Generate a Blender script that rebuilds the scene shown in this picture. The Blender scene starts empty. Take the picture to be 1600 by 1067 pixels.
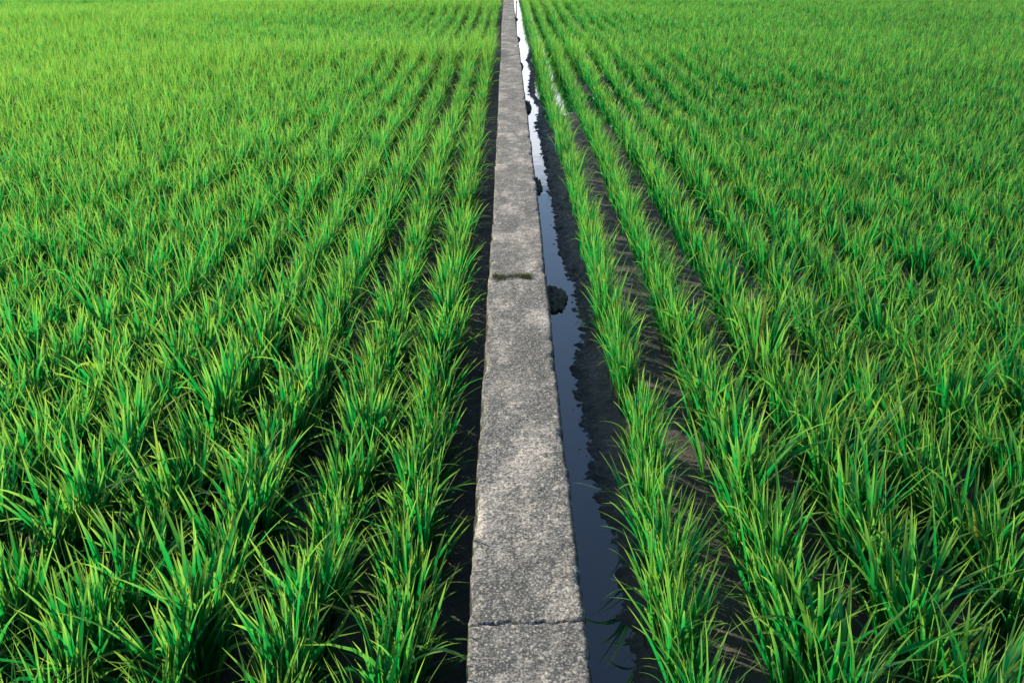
import bpy, math, random
import numpy as np

rng = np.random.default_rng(7)
random.seed(7)
R = math.radians
scene = bpy.context.scene
COL = scene.collection

# ------------------------------------------------------------------ camera
CAM_H = 1.60            # eye height over the wall top (wall top is z = 0)
PITCH = 24.0
F_PX = 1400.0           # focal length in pixels of a 1600 wide picture
cam_d = bpy.data.cameras.new("camera")
cam_d.sensor_width = 36.0
cam_d.lens = 36.0 * F_PX / 1600.0
cam_d.clip_start = 0.05
cam_d.clip_end = 2000.0
cam = bpy.data.objects.new("camera", cam_d)
cam.location = (0, 0, CAM_H)
cam.rotation_euler = (R(90 - PITCH), 0, R(-0.29))
COL.objects.link(cam)
scene.camera = cam
CT, ST = math.cos(R(PITCH)), math.sin(R(PITCH))


def project(x, y, z):
    """photo pixel (1600 x 1067) of a point"""
    zc = y * CT + (CAM_H - z) * ST
    yc = (CAM_H - z) * CT - y * ST
    return 793 + F_PX * x / zc, 533.5 + F_PX * yc / zc, zc


def row_to_dist(v, h):
    """ground distance seen at photo row v on a level h below the eye"""
    zc = F_PX * h / (CT * (v + 90.0))
    return (zc - h * ST) / CT


# ------------------------------------------------------------------ light
SUN_EL, SUN_AZ = 26.0, -52.0        # azimuth from straight ahead, minus = to the left
sd = bpy.data.lights.new("sun", 'SUN')
sd.energy = 5.0
sd.angle = R(0.6)
sd.color = (1.0, 0.88, 0.64)
sun = bpy.data.objects.new("sun", sd)
COL.objects.link(sun)
from mathutils import Vector
S = Vector((math.cos(R(SUN_EL)) * math.sin(R(SUN_AZ)), math.cos(R(SUN_EL)) * math.cos(R(SUN_AZ)), math.sin(R(SUN_EL))))
sun.rotation_euler = S.to_track_quat('Z', 'Y').to_euler()
sun.location = (0, 0, 8)

world = bpy.data.worlds.new("World")
scene.world = world
world.use_nodes = True
nt = world.node_tree
bg = nt.nodes["Background"]
sky = nt.nodes.new("ShaderNodeTexSky")
sky.sky_type = 'NISHITA'
sky.sun_disc = False
sky.sun_elevation = R(SUN_EL)
sky.sun_rotation = R(SUN_AZ)
sky.air_density = 1.0
sky.dust_density = 1.0
sky.ozone_density = 2.6
# thin pale cloud low over the horizon, breaking up higher in the sky
tcw = nt.nodes.new("ShaderNodeTexCoord")
sep = nt.nodes.new("ShaderNodeSeparateXYZ")
nt.links.new(tcw.outputs["Generated"], sep.inputs[0])
mpw = nt.nodes.new("ShaderNodeMapping")
mpw.inputs["Scale"].default_value = (1.0, 1.0, 3.0)
nt.links.new(tcw.outputs["Generated"], mpw.inputs[0])
cn = nt.nodes.new("ShaderNodeTexNoise")
cn.inputs["Scale"].default_value = 4.0
cn.inputs["Detail"].default_value = 5.0
nt.links.new(mpw.outputs[0], cn.inputs["Vector"])
low = nt.nodes.new("ShaderNodeMapRange")
low.interpolation_type = 'SMOOTHSTEP'
low.inputs[1].default_value, low.inputs[2].default_value = 0.12, 0.36
low.inputs[3].default_value, low.inputs[4].default_value = 0.42, -0.30
nt.links.new(sep.outputs[2], low.inputs[0])
add = nt.nodes.new("ShaderNodeMath"); add.operation = 'ADD'
nt.links.new(cn.outputs["Fac"], add.inputs[0]); nt.links.new(low.outputs[0], add.inputs[1])
cr = nt.nodes.new("ShaderNodeMapRange")
cr.inputs[1].default_value, cr.inputs[2].default_value = 0.48, 0.75
cr.inputs[3].default_value, cr.inputs[4].default_value = 0.0, 0.85
nt.links.new(add.outputs[0], cr.inputs[0])
mixw = nt.nodes.new("ShaderNodeMix"); mixw.data_type = 'RGBA'
nt.links.new(cr.outputs[0], mixw.inputs[0]); nt.links.new(sky.outputs[0], mixw.inputs[6])
mixw.inputs[7].default_value = (11.5, 12.0, 13.0, 1)
nt.links.new(mixw.outputs[2], bg.inputs[0])
bg.inputs[1].default_value = 0.125
scene.view_settings.view_transform = 'Standard'
scene.view_settings.look = 'None'
scene.view_settings.exposure = 0.64
scene.view_settings.gamma = 1.0
scene.cycles.max_bounces = 8
scene.cycles.transmission_bounces = 6
scene.cycles.diffuse_bounces = 4


# ------------------------------------------------------------------ helpers
def hash2(ix, iy, seed):
    h = (ix.astype(np.int64) * 374761393 + iy.astype(np.int64) * 668265263 + seed * 982451653) & 0xffffffff
    h = ((h ^ (h >> 13)) * 1274126177) & 0xffffffff
    h = (h ^ (h >> 16)) & 0xffffffff
    return h / 4294967295.0


def vnoise(x, y, seed=0):
    ix, iy = np.floor(x), np.floor(y)
    fx, fy = x - ix, y - iy
    fx, fy = fx * fx * (3 - 2 * fx), fy * fy * (3 - 2 * fy)
    a, b = hash2(ix, iy, seed), hash2(ix + 1, iy, seed)
    c, d = hash2(ix, iy + 1, seed), hash2(ix + 1, iy + 1, seed)
    return (a * (1 - fx) + b * fx) * (1 - fy) + (c * (1 - fx) + d * fx) * fy


def fbm(x, y, seed=0, octv=4, gain=0.5):
    s, amp, tot = 0, 1.0, 0
    for k in range(octv):
        s = s + amp * (vnoise(x * 2 ** k, y * 2 ** k, seed + 17 * k) - 0.5)
        tot += amp
        amp *= gain
    return s / tot * 2.0


def mesh_np(name, verts, quads, attrs=None, smooth=True, tris=None):
    me = bpy.data.meshes.new(name)
    nv, nq = len(verts), len(quads)
    ntq = 0 if tris is None else len(tris)
    me.vertices.add(nv)
    me.vertices.foreach_set("co", np.ascontiguousarray(verts, np.float32).ravel())
    nl = nq * 4 + ntq * 3
    me.loops.add(nl)
    idx = np.asarray(quads, np.int32).ravel()
    starts = np.arange(nq, dtype=np.int32) * 4
    if ntq:
        idx = np.concatenate([idx, np.asarray(tris, np.int32).ravel()])
        starts = np.concatenate([starts, nq * 4 + np.arange(ntq, dtype=np.int32) * 3])
    me.loops.foreach_set("vertex_index", idx)
    me.polygons.add(nq + ntq)
    me.polygons.foreach_set("loop_start", starts)
    me.polygons.foreach_set("use_smooth", np.full(nq + ntq, smooth, bool))
    for k, v in (attrs or {}).items():
        a = me.attributes.new(k, 'FLOAT', 'POINT')
        a.data.foreach_set("value", np.ascontiguousarray(v, np.float32))
    me.update(calc_edges=True)
    return me


def link(name, data, mat=None, parent=None):
    o = bpy.data.objects.new(name, data)
    COL.objects.link(o)
    if mat is not None and data is not None:
        if not data.materials:
            data.materials.append(mat)
    if parent is not None:
        o.parent = parent
    return o


def tag(o, label=None, cat=None, group=None, kind=None):
    if label: o['label'] = label
    if cat: o['category'] = cat
    if group: o['group'] = group
    if kind: o['kind'] = kind
    return o


def grid(nx, ny):
    i = np.arange(ny - 1)[:, None] * nx + np.arange(nx - 1)[None, :]
    return np.stack([i, i + 1, i + nx + 1, i + nx], -1).reshape(-1, 4)


# ------------------------------------------------------------------ materials
class NT:
    def __init__(self, name):
        self.m = bpy.data.materials.new(name)
        self.m.use_nodes = True
        self.t = self.m.node_tree
        self.p = self.t.nodes["Principled BSDF"]
        self.out = self.t.nodes["Material Output"]

    def n(self, typ, **kw):
        nd = self.t.nodes.new(typ)
        for k, v in kw.items():
            if k.startswith('i_'):
                key = k[2:]
                nd.inputs[int(key) if key.isdigit() else key].default_value = v
            else:
                setattr(nd, k, v)
        return nd

    def l(self, a, b):
        self.t.links.new(a, b)

    def ramp(self, fac, stops, interp='LINEAR'):
        r = self.n("ShaderNodeValToRGB")
        r.color_ramp.interpolation = interp
        e = r.color_ramp.elements
        while len(e) < len(stops): e.new(0.5)
        for el, (p, c) in zip(e, stops):
            el.position = p
            el.color = (c, c, c, 1) if isinstance(c, (int, float)) else (*c, 1)
        self.l(fac, r.inputs[0])
        return r.outputs[0]

    def mix(self, fac, a, b, blend='MIX'):
        m = self.n("ShaderNodeMix", data_type='RGBA', blend_type=blend)
        for v, s in ((fac, 0), (a, 6), (b, 7)):
            if hasattr(v, 'is_output'):
                self.l(v, m.inputs[s])
            elif s == 0:
                m.inputs[0].default_value = v
            else:
                m.inputs[s].default_value = (*v, 1)
        return m.outputs[2]

    def noise(self, vec, scale, detail=4, rough=0.55, dist=0.0):
        nd = self.n("ShaderNodeTexNoise", i_Scale=scale, i_Detail=detail, i_Roughness=rough, i_Distortion=dist)
        self.l(vec, nd.inputs["Vector"])
        return nd.outputs["Fac"]

    def math(self, op, a, b=0.0):
        m = self.n("ShaderNodeMath", operation=op)
        for v, s in ((a, 0), (b, 1)):
            if hasattr(v, 'is_output'): self.l(v, m.inputs[s])
            else: m.inputs[s].default_value = v
        return m.outputs[0]

    def coord(self, scale=(1, 1, 1)):
        tc = self.n("ShaderNodeTexCoord")
        mp = self.n("ShaderNodeMapping")
        mp.inputs["Scale"].default_value = scale
        self.l(tc.outputs["Object"], mp.inputs[0])
        return mp.outputs[0]


def leaf_material(name, dark, mid, light, trans):
    k = NT(name)
    va = k.n("ShaderNodeAttribute", attribute_name="vary").outputs["Fac"]
    al = k.n("ShaderNodeAttribute", attribute_name="along").outputs["Fac"]
    oi = k.n("ShaderNodeObjectInfo").outputs["Random"]
    v2 = k.math('ADD', k.math('MULTIPLY', va, 0.85), k.math('MULTIPLY', oi, 0.15))
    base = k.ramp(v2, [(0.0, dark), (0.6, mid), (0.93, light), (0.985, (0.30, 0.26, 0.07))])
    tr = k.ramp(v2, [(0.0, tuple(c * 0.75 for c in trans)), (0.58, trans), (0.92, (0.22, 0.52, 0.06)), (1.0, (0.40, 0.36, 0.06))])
    tip = k.ramp(al, [(0.0, 0.0), (0.60, 0.0), (0.80, 0.42), (1.0, 1.0)])
    base = k.mix(tip, base, (0.22, 0.34, 0.06))
    tr = k.mix(tip, tr, (0.46, 0.68, 0.09))
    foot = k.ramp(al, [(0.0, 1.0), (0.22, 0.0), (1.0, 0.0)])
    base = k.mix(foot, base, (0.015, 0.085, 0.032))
    k.l(base, k.p.inputs["Base Color"])
    k.p.inputs["Roughness"].default_value = 0.5
    k.p.inputs["Specular IOR Level"].default_value = 0.07
    tl = k.n("ShaderNodeBsdfTranslucent")
    k.l(tr, tl.inputs["Color"])
    mx = k.n("ShaderNodeMixShader", i_0=0.5)
    k.l(k.p.outputs[0], mx.inputs[1])
    k.l(tl.outputs[0], mx.inputs[2])
    k.l(mx.outputs[0], k.out.inputs["Surface"])
    return k.m


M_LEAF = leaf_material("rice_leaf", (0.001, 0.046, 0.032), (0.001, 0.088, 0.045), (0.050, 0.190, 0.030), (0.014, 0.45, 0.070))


def stem_material():
    k = NT("rice_stem")
    al = k.n("ShaderNodeAttribute", attribute_name="along").outputs["Fac"]
    c = k.ramp(al, [(0.0, (0.07, 0.06, 0.03)), (0.25, (0.07, 0.14, 0.03)), (1.0, (0.04, 0.19, 0.03))])
    k.l(c, k.p.inputs["Base Color"])
    k.p.inputs["Roughness"].default_value = 0.5
    return k.m


M_STEM = stem_material()


def mud_material():
    k = NT("mud")
    v = k.coord()
    n1 = k.noise(v, 3.0, 5)
    n2 = k.noise(v, 45.0, 6, 0.65)
    n3 = k.noise(v, 160.0, 3, 0.6)
    c = k.ramp(n1, [(0.3, (0.040, 0.042, 0.040)), (0.7, (0.088, 0.084, 0.074))])
    c = k.mix(k.ramp(n2, [(0.45, 0.0), (0.75, 0.6)]), c, (0.115, 0.110, 0.096))
    k.l(c, k.p.inputs["Base Color"])
    k.l(k.ramp(n2, [(0.3, 0.35), (0.7, 0.8)]), k.p.inputs["Roughness"])
    k.p.inputs["Specular IOR Level"].default_value = 0.25
    b = k.n("ShaderNodeBump", i_Strength=0.9, i_Distance=0.012)
    k.l(k.math('ADD', n2, k.math('MULTIPLY', n3, 0.35)), b.inputs["Height"])
    k.l(b.outputs[0], k.p.inputs["Normal"])
    return k.m


M_MUD = mud_material()


def water_material():
    k = NT("ditch_water")
    v = k.coord((1, 0.6, 1))
    k.p.inputs["Base Color"].default_value = (0.006, 0.020, 0.024, 1)
    k.p.inputs["Roughness"].default_value = 0.015
    k.p.inputs["IOR"].default_value = 1.75
    k.p.inputs["Specular IOR Level"].default_value = 0.5
    b = k.n("ShaderNodeBump", i_Strength=0.05, i_Distance=0.02)
    k.l(k.noise(v, 9.0, 2, 0.4), b.inputs["Height"])
    k.l(b.outputs[0], k.p.inputs["Normal"])
    return k.m


M_WATER = water_material()


def concrete_material():
    k = NT("weathered_concrete")
    v = k.coord()
    vs = k.coord((1.0, 0.55, 1.0))
    stain = k.noise(v, 2.3, 5, 0.6, 0.8)
    big = k.noise(vs, 5.5, 6, 0.62, 0.4)
    mid = k.noise(v, 26.0, 5, 0.65)
    fine = k.noise(v, 95.0, 6, 0.8)
    base = k.ramp(mid, [(0.25, (0.065, 0.072, 0.074)), (0.75, (0.22, 0.222, 0.215))])
    pale = k.math('ADD', k.math('MULTIPLY', big, 0.72), k.math('MULTIPLY', mid, 0.28))
    pale = k.ramp(pale, [(0.48, 0.0), (0.53, 0.35), (0.60, 1.0)])
    base = k.mix(pale, base, (0.70, 0.64, 0.58))
    lich = k.noise(v, 13.0, 7, 0.72, 0.6)
    base = k.mix(k.ramp(lich, [(0.56, 0.0), (0.64, 0.8)]), base, (0.66, 0.61, 0.56))
    base = k.mix(k.ramp(lich, [(0.34, 0.6), (0.45, 0.0)]), base, (0.05, 0.062, 0.068))
    # pebbles of the exposed aggregate: two sizes of cells, each with its own grey
    hs = []
    for sc, amt in ((120.0, 1.0), (62.0, 0.7), (34.0, 0.9)):
        vo = k.n("ShaderNodeTexVoronoi", feature='F1', i_Scale=sc, i_Randomness=1.0)
        k.l(v, vo.inputs["Vector"])
        sep = k.n("ShaderNodeSeparateColor")
        k.l(vo.outputs["Color"], sep.inputs[0])
        tone = k.ramp(sep.outputs[0], [(0.0, (0.05, 0.055, 0.06)), (0.45, (0.17, 0.165, 0.155)), (0.8, (0.36, 0.34, 0.31)), (1.0, (0.62, 0.58, 0.53))])
        keep = k.math('MULTIPLY', k.ramp(sep.outputs[1], [(0.40, 0.0), (0.55, 1.0)] if sc > 50 else [(0.86, 0.0), (0.90, 1.0)]), amt)
        inside = k.ramp(vo.outputs["Distance"], [(0.30, 1.0), (0.52, 0.0)] if sc > 50 else [(0.22, 1.0), (0.30, 0.0)])
        base = k.mix(k.math('MULTIPLY', keep, inside), base, tone)
        if sc < 50: continue
        gap = k.ramp(vo.outputs["Distance"], [(0.50, 0.0), (0.80, 0.55)])
        base = k.mix(gap, base, (0.055, 0.058, 0.058))
        hs.append(k.math('MULTIPLY', k.ramp(vo.outputs["Distance"], [(0.0, 1.0), (0.7, 0.0)]), 1.0 if sc > 100 else 1.6))
    base = k.mix(k.ramp(fine, [(0.38, 0.6), (0.56, 0.0)]), base, (0.04, 0.043, 0.045))
    base = k.mix(k.ramp(stain, [(0.50, 0.0), (0.62, 0.55)]), base, (0.05, 0.056, 0.055))
    grit = k.noise(v, 150.0, 3, 0.7)
    base = k.mix(k.ramp(grit, [(0.54, 0.0), (0.64, 0.75)]), base, (0.52, 0.50, 0.47))
    base = k.mix(k.ramp(grit, [(0.36, 0.7), (0.45, 0.0)]), base, (0.03, 0.034, 0.037))
    # dirt and moss that settled in joints and along the crack
    dirt = k.n("ShaderNodeAttribute", attribute_name="dirt").outputs["Fac"]
    base = k.mix(dirt, base, (0.022, 0.022, 0.018))
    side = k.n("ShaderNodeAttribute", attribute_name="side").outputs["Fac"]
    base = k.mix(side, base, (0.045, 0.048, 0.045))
    k.l(base, k.p.inputs["Base Color"])
    k.p.inputs["Roughness"].default_value = 0.88
    k.p.inputs["Specular IOR Level"].default_value = 0.25
    h = k.math('ADD', k.math('ADD', hs[0], hs[1]), k.math('MULTIPLY', fine, 1.4))
    b = k.n("ShaderNodeBump", i_Strength=0.45, i_Distance=0.0018)
    k.l(h, b.inputs["Height"])
    k.l(b.outputs[0], k.p.inputs["Normal"])
    return k.m


M_CONC = concrete_material()


def plain(name, c1, c2, scale, rough=0.7):
    k = NT(name)
    v = k.coord()
    k.l(k.ramp(k.noise(v, scale, 4), [(0.35, c1), (0.65, c2)]), k.p.inputs["Base Color"])
    k.p.inputs["Roughness"].default_value = rough
    return k.m


M_STRAW = plain("dry_straw", (0.10, 0.08, 0.05), (0.20, 0.17, 0.11), 20)
M_WOOD = plain("pale_stake", (0.45, 0.40, 0.32), (0.60, 0.55, 0.46), 30)
M_CAP = plain("stake_cap", (0.45, 0.22, 0.05), (0.55, 0.30, 0.07), 30)
M_CLOD = plain("clod_mud", (0.06, 0.065, 0.035), (0.17, 0.15, 0.10), 40, 0.85)
M_MOSS = plain("moss", (0.05, 0.075, 0.016), (0.13, 0.14, 0.04), 60, 0.9)

# ------------------------------------------------------------------ the water line (photo pixels -> ground)
WATER_Z = -0.20
HW = CAM_H - WATER_Z
shore_px = [(1240, 1050), (1067, 990), (1000, 985), (947, 962), (900, 966), (826, 955), (790, 930), (748, 923), (673, 910), (617, 897),
            (569, 891), (547, 901), (519, 908), (490, 901), (448, 894), (423, 883), (384, 869), (358, 866), (350, 865),
            (300, 857), (250, 848), (200, 837), (187, 839), (169, 842), (150, 827), (131, 825), (112, 829), (94, 822),
            (75, 829), (56, 825), (37, 823), (19, 818), (5, 812)]
sh_d = np.array([row_to_dist(v, HW) for v, _ in shore_px])
sh_x = np.array([(u - 793) / (v + 90.0) * HW / CT for v, u in shore_px])
o_ = np.argsort(sh_d)
sh_d, sh_x = sh_d[o_], sh_x[o_]


def shore(d):
    return np.interp(d, sh_d, sh_x)


ROW0_R, ROW_SP_R = 0.490, 0.300
ROW0_L, ROW_SP_L = -0.310, 0.285


def ground_z(x, y):
    x, y = np.broadcast_arrays(np.asarray(x, float), np.asarray(y, float))
    near = np.clip((14 - y) / 6, 0, 1)
    rough = fbm(x * 14, y * 14, 3, 4, 0.55) * 0.014 + fbm(x * 4, y * 3, 9, 3) * 0.012
    # right side: channel floor, bank, then the beds between the rows
    s = shore(y) + fbm(x * 0 + 3, y * 30, 21, 3) * 0.018
    t = (x - s + 0.022) / 0.075
    bank = -0.235 + np.clip(0.5 + 0.5 * t, 0, 1) * 0.052
    bank = bank + np.where(t > -1, (np.abs(fbm(x * 20, y * 15, 31, 4, 0.6)) * 0.030 - 0.006) * np.clip(t + 1, 0, 1), 0)
    bed = -0.183 + rough * 0.9
    # far off, the beds between the first rows are under water here and there
    wet = np.clip((y - 10.5 + 5.0 * fbm(x * 3.1, y * 0.45, 303, 3)) / 3, 0, 1) * np.clip((1.55 - x) / 0.25, 0, 1)
    bed = bed - wet * (0.030 + 0.030 * np.clip(fbm(x * 2.2, y * 0.7, 77, 2) + 0.35, 0, 1))
    w = np.clip((x - s - 0.05) / 0.07, 0, 1)
    zr = bank * (1 - w) + bed * w
    zl = -0.330 + rough * 0.9
    return np.where(x > 0.05, zr, zl)


# ------------------------------------------------------------------ setting: soil and water
def axis(parts):
    out = []
    for a, b, n in parts:
        out.append(np.linspace(a, b, n, endpoint=False))
    return np.concatenate(out)


gx = np.concatenate([axis([(-400, -40, 10), (-40, -6, 40), (-6, -0.6, 60), (-0.6, 0.15, 40), (0.15, 0.62, 78), (0.62, 1.7, 72),
                           (1.7, 6, 50), (6, 40, 40), (40, 400, 10)]), [400.0]])
gy = np.concatenate([axis([(-60, -2, 20), (-2, 1.2, 40), (1.2, 5, 560), (5, 10, 380), (10, 20, 300), (20, 45, 250), (45, 120, 60), (120, 900, 20)]), [900.0]])
GX, GY = np.meshgrid(gx, gy)
GZ = ground_z(GX, GY)
GZ = np.where((np.abs(GX) > 40) | (GY > 110), -0.21, GZ)
ground = link("ground", mesh_np("ground", np.stack([GX, GY, GZ], -1).reshape(-1, 3), grid(len(gx), len(gy))), M_MUD)
tag(ground, "dark wet mud of the rice paddy", None, None, 'structure')

wx = np.array([0.13, 0.6, 1.2, 2.0])
wy = np.concatenate([np.linspace(-2, 70, 60)])
WX, WY = np.meshgrid(wx, wy)
water = link("water", mesh_np("water", np.stack([WX, WY, np.full_like(WX, WATER_Z)], -1).reshape(-1, 3), grid(len(wx), len(wy))), M_WATER)
tag(water, "still water channel along the concrete wall", None, None, 'structure')

# ------------------------------------------------------------------ concrete wall
WL, WR = -0.103, 0.200


def concrete_wall():
    ys = np.concatenate([axis([(-3, 1.2, 60), (1.2, 3.2, 500), (3.2, 6, 450), (6, 12, 500), (12, 30, 500)]), np.linspace(30, 75, 120)])
    top = np.linspace(0, 1, 72)
    prof = []   # (x, z, side?)
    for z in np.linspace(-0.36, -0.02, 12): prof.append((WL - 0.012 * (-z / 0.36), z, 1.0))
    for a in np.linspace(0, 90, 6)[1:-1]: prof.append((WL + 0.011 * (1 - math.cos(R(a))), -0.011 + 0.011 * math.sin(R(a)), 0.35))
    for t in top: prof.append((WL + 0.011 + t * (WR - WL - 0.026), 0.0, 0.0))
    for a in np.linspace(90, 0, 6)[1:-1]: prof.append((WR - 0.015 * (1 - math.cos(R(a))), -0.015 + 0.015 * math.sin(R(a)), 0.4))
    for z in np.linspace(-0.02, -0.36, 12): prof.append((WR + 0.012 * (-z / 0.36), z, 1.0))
    P = np.array(prof)
    n = len(P)
    X = np.broadcast_to(P[:, 0], (len(ys), n)).copy()
    Z = np.broadcast_to(P[:, 1], (len(ys), n)).copy()
    SD = np.broadcast_to(P[:, 2], (len(ys), n)).copy()
    Y = np.broadcast_to(ys[:, None], (len(ys), n)).copy()
    arc = np.cumsum(np.concatenate([[0], np.hypot(np.diff(P[:, 0]), np.diff(P[:, 1]))]))
    A = np.broadcast_to(arc, (len(ys), n))
    topm = np.clip((Z + 0.02) / 0.02, 0, 1)
    # pebbly surface and a wavering, chipped edge
    bump = fbm(A * 130, Y * 130, 5, 3, 0.6) * 0.0007 + fbm(A * 18, Y * 14, 6, 3) * 0.0018
    Z += bump * topm
    midx = (WL + WR) / 2
    edge = np.abs(X - midx) / ((WR - WL) / 2)
    sgn = np.sign(X - midx)
    em = np.clip((edge - 0.72) / 0.28, 0, 1)
    wav = fbm(sgn * 9 + 0 * Y, Y * 2.2, 12, 3) * 0.010 + fbm(sgn * 5 + 0 * Y, Y * 22, 13, 3, 0.6) * 0.006
    X += wav * 0.75 * em * np.where(SD > 0.9, 0.8, 1.0)
    chip = np.clip(fbm(sgn * 3 + A * 6, Y * 9, 14, 3, 0.6) - 0.16, 0, 1)
    Z -= chip * np.clip((edge - 0.82) / 0.18, 0, 1) * 0.035 * topm
    X -= sgn * chip * np.clip((edge - 0.9) / 0.1, 0, 1) * 0.022
    # long sway of the cast line
    X += (fbm(0 * Y, Y * 0.22, 44, 2) * 0.012 * np.clip((Y - 2) / 4, 0, 1))
    dirt = np.zeros_like(X)
    # crack and cast joints; slabs sit a few millimetres apart in height
    for (jd, wid, dep, amp) in ((1.815, 0.0024, 0.010, 0.024), (4.42, 0.012, 0.003, 0.012), (6.9, 0.010, 0.004, 0.012), (10.3, 0.02, 0.012, 0.01),
                                (13.4, 0.02, 0.012, 0.01), (17.5, 0.03, 0.014, 0.01), (21.8, 0.04, 0.014, 0.01), (26.5, 0.04, 0.014, 0.01)):
        cy = jd + fbm(X * 13, 0 * X + jd, 50, 5, 0.65) * amp + (X - 0.05) * (0.06 if jd < 2 else 0.0)
        wv = wid * (0.45 + 1.1 * vnoise(X * 28, 0 * X + jd, 61))
        g = np.exp(-((Y - cy) / wv) ** 2)
        g = g * (np.clip(0.25 + 1.5 * vnoise(X * 17, 0 * X + jd * 3, 71), 0, 1) if jd < 2 else 1.0)
        Z -= g * dep * topm
        dirt = np.maximum(dirt, g * (0.9 if jd < 2 else 0.05))
        X += np.where(Y > cy, 0.003 if int(jd * 3) % 2 else -0.003, 0) * (jd > 2)
        Z += np.where(Y > cy, 0.0015 if int(jd) % 2 else -0.0015, 0) * topm
    V = np.stack([X, Y, Z], -1).reshape(-1, 3)
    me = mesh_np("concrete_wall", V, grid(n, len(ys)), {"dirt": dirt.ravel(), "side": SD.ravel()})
    o = link("concrete_wall", me, M_CONC)
    tag(o, "long narrow weathered grey concrete wall dividing the two rice fields", "wall")
    return o


concrete_wall()


# ------------------------------------------------------------------ rice
def blades(bx, by, bz, phi, th0, kap, L, w, vary, segs, across, twist=0.0, pw=1.5):
    """curved tapering grass blades; arrays of length N -> verts, quads, attrs"""
    N = len(bx)
    t = np.linspace(0, 1, segs + 1)
    tm = (t[1:] + t[:-1]) / 2
    tilt = th0[:, None] + kap[:, None] * tm[None, :] ** pw
    ph = phi[:, None] + twist * rng.normal(0, 0.25, N)[:, None] * tm[None, :]
    d = np.stack([np.sin(tilt) * np.cos(ph), np.sin(tilt) * np.sin(ph), np.cos(tilt)], -1)
    step = (L / segs)[:, None, None] * d
    P = np.zeros((N, segs + 1, 3))
    P[:, 0, 0], P[:, 0, 1], P[:, 0, 2] = bx, by, bz
    P[:, 1:] = P[:, :1] + np.cumsum(step, 1)
    dirs = np.concatenate([d, d[:, -1:]], 1)
    side = np.stack([-np.sin(phi), np.cos(phi), 0 * phi], -1)[:, None, :] * np.ones((1, segs + 1, 1))
    nor = np.cross(side, dirs)
    tw = (rng.normal(0, 0.55, N)[:, None] + rng.normal(0, 0.8, N)[:, None] * t[None, :])[..., None]
    side2 = side * np.cos(tw) + nor * np.sin(tw)
    nor2 = nor * np.cos(tw) - side * np.sin(tw)
    prof = np.clip(0.4 + t * 1.6, 0, 1) * np.clip(1.0 - t, 0, 1) ** 0.72 * 1.22
    prof = np.clip(prof, 0.02, 1.0)
    hw = (w[:, None] * 0.5 * prof[None, :])[..., None]
    if across == 2:
        V = np.stack([P - side2 * hw, P + side2 * hw], 2)
    else:
        V = np.stack([P - side2 * hw, P - nor2 * hw * 0.38, P + side2 * hw], 2)
    vid = np.arange(N * (segs + 1) * across).reshape(N, segs + 1, across)
    q = np.stack([vid[:, :-1, :-1], vid[:, :-1, 1:], vid[:, 1:, 1:], vid[:, 1:, :-1]], -1).reshape(-1, 4)
    va = np.broadcast_to(vary[:, None, None], vid.shape).ravel()
    al = np.broadcast_to(t[None, :, None], vid.shape).ravel()
    return V.reshape(-1, 3), q, {"vary": va, "along": al}


def plant_params(n, px, py, pz, size, fine, lean, vary0, spread, wscale=1.0, nt=12):
    """n leaves per plant on nt tillers, for plants at px,py (arrays)"""
    k = len(px)
    rep = lambda a: np.repeat(a, n)
    N = k * n
    # tillers: where they stand and how they splay
    tphi = rng.uniform(0, 2 * math.pi, (k, nt))
    trad = np.abs(rng.normal(0, 0.0155, (k, nt))) * spread[:, None]
    ttil = 0.02 + 0.14 * spread[:, None] * rng.uniform(0, 1, (k, nt)) + trad * 1.6
    ti = rng.integers(0, nt, (k, n))
    kk = np.arange(k)[:, None]
    tphi, trad, ttil = tphi[kk, ti].ravel(), trad[kk, ti].ravel(), ttil[kk, ti].ravel()
    lx, sz = rep(lean), rep(size)
    ax, ay = np.sin(ttil) * np.cos(tphi) + lx, np.sin(ttil) * np.sin(tphi)
    az = np.sqrt(np.clip(1 - ax * ax - ay * ay, 0.1, 1))
    hb = sz * (0.015 + 0.135 * rng.uniform(0, 1, N))
    bx = rep(px) + np.cos(tphi) * trad + ax * hb
    by = rep(py) + np.sin(tphi) * trad + ay * hb
    bz = rep(pz) - 0.004 + az * hb
    # each leaf leaves its tiller sideways; the youngest stand almost straight
    side = rng.uniform(0, 2 * math.pi, N)
    young = rng.uniform(0, 1, N) < 0.42
    out = np.where(young, 0.10 * rng.uniform(0, 1, N), (0.08 + 0.36 * rng.uniform(0, 1, N) ** 1.5) * rep(spread))
    ax, ay = ax + np.sin(out) * np.cos(side), ay + np.sin(out) * np.sin(side)
    th0 = np.clip(np.hypot(ax, ay), 0, 1.1)
    phi = np.arctan2(ay, ax)
    droop = np.clip(rng.uniform(0, 1, N) + 0.12 * (rep(spread) - 1), 0, 1)
    kap = np.where(young, 0.05 + 0.25 * droop, 0.15 + 0.55 * droop + 1.1 * (droop > 0.80) * rng.uniform(0.3, 1, N))
    L = sz * np.where(young, 0.14 + 0.12 * rng.uniform(0, 1, N), 0.11 + 0.18 * rng.uniform(0, 1, N))
    w = (0.0094 + 0.0066 * rng.uniform(0, 1, N)) * rep(np.where(fine, 0.72, 1.0)) * wscale
    vary = np.clip(rep(vary0) + rng.normal(0, 0.17, N), 0, 0.92)
    vary = np.where(rng.uniform(0, 1, N) > 0.985, 1.0, vary)
    return bx, by, bz, phi, th0, kap, L, w, vary


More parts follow.
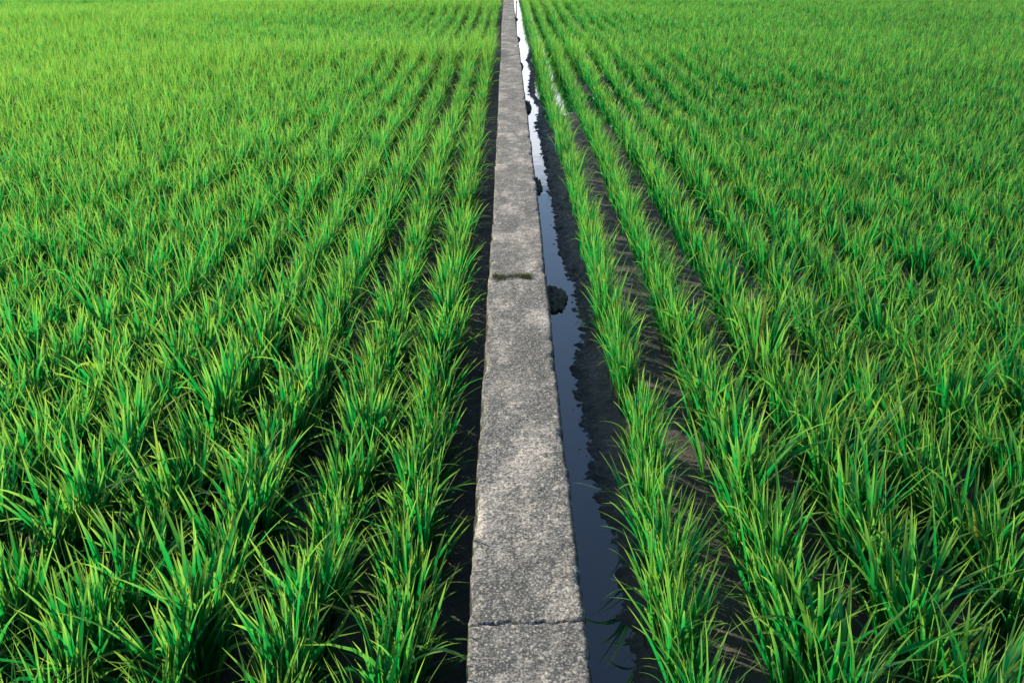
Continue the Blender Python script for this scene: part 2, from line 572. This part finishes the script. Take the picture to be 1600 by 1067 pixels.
def make_variant(fine, spread, tone=0.5):
    n = 60 if fine else int(48 * (0.4 + 0.6 * spread))
    one = np.zeros(1)
    bx, by, bz, phi, th0, kap, L, w, vary = plant_params(n, one, one, one, np.ones(1), np.array([fine]), np.array([0.05 if fine else 0.03]), np.array([tone]), np.array([spread]), 1.0, 14)
    v, q, a = blades(bx, by, bz, phi, th0, kap, L, w, vary, 8, 3, 1.0)
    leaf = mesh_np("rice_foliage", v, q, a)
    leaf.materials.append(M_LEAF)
    # tillers at the foot
    m = 15
    ph = rng.uniform(0, 6.28, m)
    rr = np.abs(rng.normal(0, 0.019, m))
    hgt = rng.uniform(0.09, 0.16, m)
    V, Q, AL = [], [], []
    for i in range(m):
        b0 = np.array([math.cos(ph[i]) * rr[i], math.sin(ph[i]) * rr[i], -0.03])
        ax = np.array([math.cos(ph[i]) * 0.16, math.sin(ph[i]) * 0.16, 1.0])
        s0 = len(V)
        for j, (f, rd) in enumerate(((0, 0.0030), (0.35, 0.0034), (0.7, 0.0026), (1, 0.0012))):
            for c in range(5):
                aa = c * 2 * math.pi / 5
                V.append(b0 + ax * (hgt[i] + 0.03) * f + np.array([math.cos(aa), math.sin(aa), 0]) * rd)
                AL.append(f)
        for j in range(3):
            for c in range(5):
                a0, a1 = s0 + j * 5 + c, s0 + j * 5 + (c + 1) % 5
                Q.append((a0, a1, a1 + 5, a0 + 5))
    st = mesh_np("rice_stem", np.array(V), np.array(Q), {"along": np.array(AL)})
    st.materials.append(M_STEM)
    return leaf, st


VAR_WIDE = [make_variant(False, 1.28, 0.43) for _ in range(24)]
VAR_OPEN = [make_variant(False, 1.38, 0.60) for _ in range(18)]
VAR_BROAD = [make_variant(False, 1.05, 0.56) for _ in range(20)]
VAR_FINE = [make_variant(True, 1.0, 0.62) for _ in range(16)]

# --- every planting spot of both fields
px, py, prow, pfine, pside = [], [], [], [], []
FAR = 72.0
for side in (-1, 1):
    for r in range(0, 170):
        x0 = (ROW0_R + r * ROW_SP_R) if side > 0 else (ROW0_L - r * ROW_SP_L + (0.035 if r else 0.0))
        d0 = max(-1.2, (abs(x0) - 3.2) / 0.62)
        if d0 > FAR: break
        fine = side > 0 and r < 2
        sp = 0.10 if fine else ((0.100 if r < 14 else 0.115) if side > 0 else (0.095 if r < 2 else 0.102))
        segs_ = [(d0, min(FAR, 36.0), sp)]
        if FAR > 36: segs_.append((max(36.0, d0), FAR, sp * 2.2))
        for a, b, s in segs_:
            if b <= a: continue
            ys = np.arange(a, b, s)
            ys = ys + rng.normal(0, s * 0.16, len(ys))
            jx = rng.normal(0, 0.010 if fine else 0.009, len(ys))
            sway = 0.03 * np.sin(ys * 0.55 + r * 1.7) * (0.4 if side > 0 and r < 3 else 1)
            keep = rng.uniform(0, 1, len(ys)) > 0.02
            px.append((x0 + jx + sway * (0.25 if r else 0.2))[keep]); py.append(ys[keep])
            if side > 0: px[-1] = px[-1] - max(0.0, 0.055 - 0.012 * r) * np.clip((3.1 - py[-1]) / 1.2, 0, 1)
            prow.append(np.full(keep.sum(), r)); pfine.append(np.full(keep.sum(), fine)); pside.append(np.full(keep.sum(), side))
px, py = np.concatenate(px), np.concatenate(py)
prow, pfine, pside = np.concatenate(prow), np.concatenate(pfine), np.concatenate(pside)
pz = ground_z(px, py)
patch = fbm(px * 0.42 + 0.18 * py, py * 0.30, 91, 3)             # lush and thin patches of the crop
psize = np.clip(1.0 + 0.16 * patch + rng.normal(0, 0.09, len(px)), 0.7, 1.3)
psize *= np.where((pside < 0) & (prow == 0), 0.93, 1.0) * np.where(pfine, 0.94, np.where(pside > 0, 0.98, 1.20)) * (1 + np.where(prow > 0, 0.20, 0.14) * np.clip((4.4 - py) / 2.2, 0, 1) * (pside > 0))
plean = np.where(pside > 0, 0.06, -0.01) + 0.03 * fbm(px * 0.5, py * 0.35, 95, 2)
band = fbm(px * 0.10 + py * 0.06 + 5, py * 0.34 - px * 0.05, 133, 3) * np.clip((py - 4) / 5, 0, 1) * np.where(pside < 0, 1.0, 0.4)
psize *= 1 + 0.45 * band
far_l = np.clip((-px - 1.0) / 6, 0, 1) * np.clip((py - 3) / 10, 0, 1)  # yellower far-left plants: crop tone plus backlit sun glow put into the colour
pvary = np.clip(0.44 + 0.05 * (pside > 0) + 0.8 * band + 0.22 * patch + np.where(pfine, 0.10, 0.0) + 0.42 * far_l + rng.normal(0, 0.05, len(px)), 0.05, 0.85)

U, Vv, ZC = project(px, py, pz + 0.13)
inframe = (ZC > 0.5) & (U > -25) & (U < 1625) & (Vv > -10) & (Vv < 1085)
order = np.argsort(np.where(inframe, ZC, 1e9))
N_IND = 300
ind = order[:N_IND]
is_ind = np.zeros(len(px), bool)
is_ind[ind] = True

ORD1 = ["", "first", "second", "third", "fourth", "fifth", "sixth", "seventh", "eighth", "ninth", "tenth", "eleventh", "twelfth", "thirteenth",
        "fourteenth", "fifteenth", "sixteenth", "seventeenth", "eighteenth", "nineteenth"]
TENS = {2: "twent", 3: "thirt", 4: "fort", 5: "fift", 6: "sixt"}


def ordinal(n):
    if n < 20: return ORD1[n]
    t, u = divmod(n, 10)
    return TENS[t] + ("ieth" if u == 0 else "y-" + ORD1[u])


by_row = {}
for i in ind:
    by_row.setdefault((int(pside[i]), int(prow[i])), []).append(i)
first_use = {}
for (side, r), lst in by_row.items():
    lst.sort(key=lambda i: py[i])
    for c, i in enumerate(lst):
        fine = bool(pfine[i])
        near = side > 0 and py[i] < 3.6 + 0.4 * r
        vk = 0 if side < 0 else (3 if near and r > 0 else (2 if fine else 1))
        lst_v = (VAR_WIDE, VAR_BROAD, VAR_FINE, VAR_OPEN)[vk]
        k = random.randrange(len(lst_v))
        key = (vk, k)
        if key not in first_use:
            root = bpy.data.objects.new("rice_plant", None)
            root.empty_display_size = 0.05
            COL.objects.link(root)
            link("foliage", lst_v[k][0], None, root)
            link("stem", lst_v[k][1], None, root)
            first_use[key] = root
        else:
            src = first_use[key]
            root = src.copy()
            COL.objects.link(root)
            for ch in src.children:
                cc = ch.copy()
                COL.objects.link(cc)
                cc.parent = root
        s = float(psize[i])
        root.location = (float(px[i]), float(py[i]), float(pz[i]))
        root.rotation_euler = (random.gauss(0, 0.05), random.gauss(0, 0.05) + float(plean[i]) * 0.6, random.uniform(0, 6.28))
        root.scale = (s, s, s * random.uniform(0.92, 1.08))
        where = "beyond the water channel" if side > 0 else "beyond the wall's dry side"
        kind = "slender rice plant" if fine else "bushy rice plant"
        tag(root, f"{kind}, {ordinal(c + 1)} from the front in the {ordinal(r + 1)} row {where}", "rice plant", "rice plants in rows beside the concrete wall")

# --- the rest of the crop, too many to count: one mesh with fewer, wider blades far away
parts_v, parts_q, parts_a = [], [], {"vary": [], "along": []}
off = 0
rest = ~is_ind
dist = np.hypot(px, py)
for lo, hi, n, segs, ws in ((0, 8, 52, 5, 0.92), (8, 15, 44, 4, 0.92), (15, 36, 32, 3, 1.05), (36, 1e9, 9, 2, 2.6)):
    m = rest & (dist >= lo) & (dist < hi)
    if not m.any(): continue
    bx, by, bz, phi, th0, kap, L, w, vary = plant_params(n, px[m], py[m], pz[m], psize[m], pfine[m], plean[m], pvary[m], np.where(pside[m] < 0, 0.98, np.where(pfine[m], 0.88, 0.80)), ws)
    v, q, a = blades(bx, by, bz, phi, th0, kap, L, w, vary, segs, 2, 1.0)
    parts_v.append(v); parts_q.append(q + off); off += len(v)
    for kk in a: parts_a[kk].append(a[kk])
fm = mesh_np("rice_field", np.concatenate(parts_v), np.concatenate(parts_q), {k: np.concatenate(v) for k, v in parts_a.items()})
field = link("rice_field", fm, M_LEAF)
tag(field, "dense young green rice crop filling both fields into the distance", "rice crop", None, 'stuff')


# ------------------------------------------------------------------ small things along the wall
def clod(x, y, rx, ry, h, label, seed):
    nu, nv = 72, 36
    V = []
    for j in range(nv):
        th = j / (nv - 1) * math.pi * 0.62
        for i in range(nu):
            a = i / nu * 2 * math.pi
            V.append((math.sin(th) * math.cos(a), math.sin(th) * math.sin(a), math.cos(th)))
    V = np.array(V)
    n = fbm(V[:, 0] * 2.2 + seed, V[:, 1] * 2.2 + V[:, 2] * 1.7, seed, 4, 0.6)
    n2 = fbm(V[:, 0] * 7 + seed, V[:, 1] * 7 - V[:, 2] * 5, seed + 5, 3, 0.6)
    n3 = fbm(V[:, 0] * 19 + seed, V[:, 1] * 19 + V[:, 2] * 15, seed + 9, 2, 0.6)
    V = V * (1 + 0.34 * n + 0.18 * n2 + 0.07 * n3)[:, None] * np.array([rx, ry, h])
    Q = []
    for j in range(nv - 1):
        for i in range(nu):
            a, b = j * nu + i, j * nu + (i + 1) % nu
            Q.append((a, a + nu, b + nu, b))
    me = mesh_np("mud_clod", V, np.array(Q))
    o = link("mud_clod", me, M_CLOD)
    o.location = (x, y, WATER_Z - 0.01)
    tag(o, label, "mud clod", "mud clods against the wall in the water")
    return o


def ux(u, v, h=HW):
    return (u - 793) / (v + 90.0) * h / CT


for u, v, rx, ry, h, lab, sd_ in (
        (864, 468, 0.075, 0.18, 0.055, "largest dark mud clod against the wall below the mossy joint", 3),
        (824, 168, 0.05, 0.40, 0.06, "rounded mud clod jutting into the bright reflecting water", 11),
        (813, 104, 0.045, 0.45, 0.045, "long mud clod narrowing the bright channel far along the wall", 17),
        (838, 292, 0.045, 0.22, 0.06, "small dark mud clod where the channel turns blue", 23),
        (809, 62, 0.05, 0.5, 0.04, "pointed mud clod second farthest along the white water", 31),
        (807, 31, 0.05, 0.5, 0.035, "farthest mud clod near the pale stake", 37)):
    clod(max(0.215, ux(u, v)), row_to_dist(v, HW), rx, ry, h, lab, sd_)

# moss strip growing in the joint
n = 1700
mx_ = rng.uniform(-0.075, 0.125, n)
dens = np.clip(fbm(mx_ * 22, mx_ * 0 + 2, 7, 3) + 0.75, 0.1, 1)
my_ = 4.42 + rng.normal(0, 0.024, n) + 0.012 * np.sin(mx_ * 40)
mv, mq, ma = blades(mx_, my_, np.full(n, -0.006), rng.uniform(0, 6.28, n), rng.uniform(0.2, 0.8, n), rng.uniform(0.2, 1.0, n),
                    rng.uniform(0.012, 0.034, n) * dens, np.full(n, 0.0028), rng.uniform(0, 1, n), 3, 2)
moss = link("moss_tuft", mesh_np("moss_tuft", mv, mq, ma), M_MOSS)
tag(moss, "low olive moss tuft growing across the joint on the concrete wall", "moss")

# pale stake beside the wall far away
ds = row_to_dist(21, CAM_H + 0.05)
st = bpy.data.objects.new("stake", None)
COL.objects.link(st)
st.location = (0.225, ds, -0.22)
st.rotation_euler = (0.02, 0.03, 0.3)
tag(st, "thin pale stake with an ochre top standing at the wall's far end", "stake")


def tube(name, z0, z1, r0, r1, mat, parent):
    V, Q = [], []
    k = 10
    zs = [z0, z0 + (z1 - z0) * 0.5, z1 - (r1 * 0.4), z1]
    rs = [r0, (r0 + r1) / 2, r1, r1 * 0.6]
    for z, r_ in zip(zs, rs):
        for c in range(k):
            a = c * 2 * math.pi / k
            V.append((math.cos(a) * r_, math.sin(a) * r_, z))
    for j in range(3):
        for c in range(k):
            a0, a1 = j * k + c, j * k + (c + 1) % k
            Q.append((a0, a1, a1 + k, a0 + k))
    V.append((0, 0, z1))
    T = [(3 * k + c, 3 * k + (c + 1) % k, len(V) - 1) for c in range(k)]
    return link(name, mesh_np(name, np.array(V), np.array(Q), None, True, np.array(T)), mat, parent)


tube("shaft", -0.1, 0.40, 0.019, 0.017, M_WOOD, st)
tube("cap", 0.402, 0.47, 0.024, 0.020, M_CAP, st)

# straw lying on the shaded soil
n = 420
sx = np.concatenate([rng.uniform(-0.42, -0.13, n)])
sy = 1.3 + (rng.uniform(0, 1, n) ** 1.6) * 7
sz = ground_z(sx, sy) + 0.004
L = rng.uniform(0.015, 0.075, n)
lv, lq, la = blades(sx, sy, sz, rng.uniform(0, 6.28, n), rng.uniform(1.3, 1.62, n), rng.normal(0, 0.15, n), L, rng.uniform(0.0015, 0.0035, n), rng.uniform(0, 1, n), 3, 2)
lv[:, 2] = np.maximum(lv[:, 2], ground_z(lv[:, 0], lv[:, 1]) + 0.002)
straw = link("straw", mesh_np("straw", lv, lq, la), M_STRAW)
tag(straw, "scattered bits of dry straw on the dark soil along the wall", "straw", None, 'stuff')
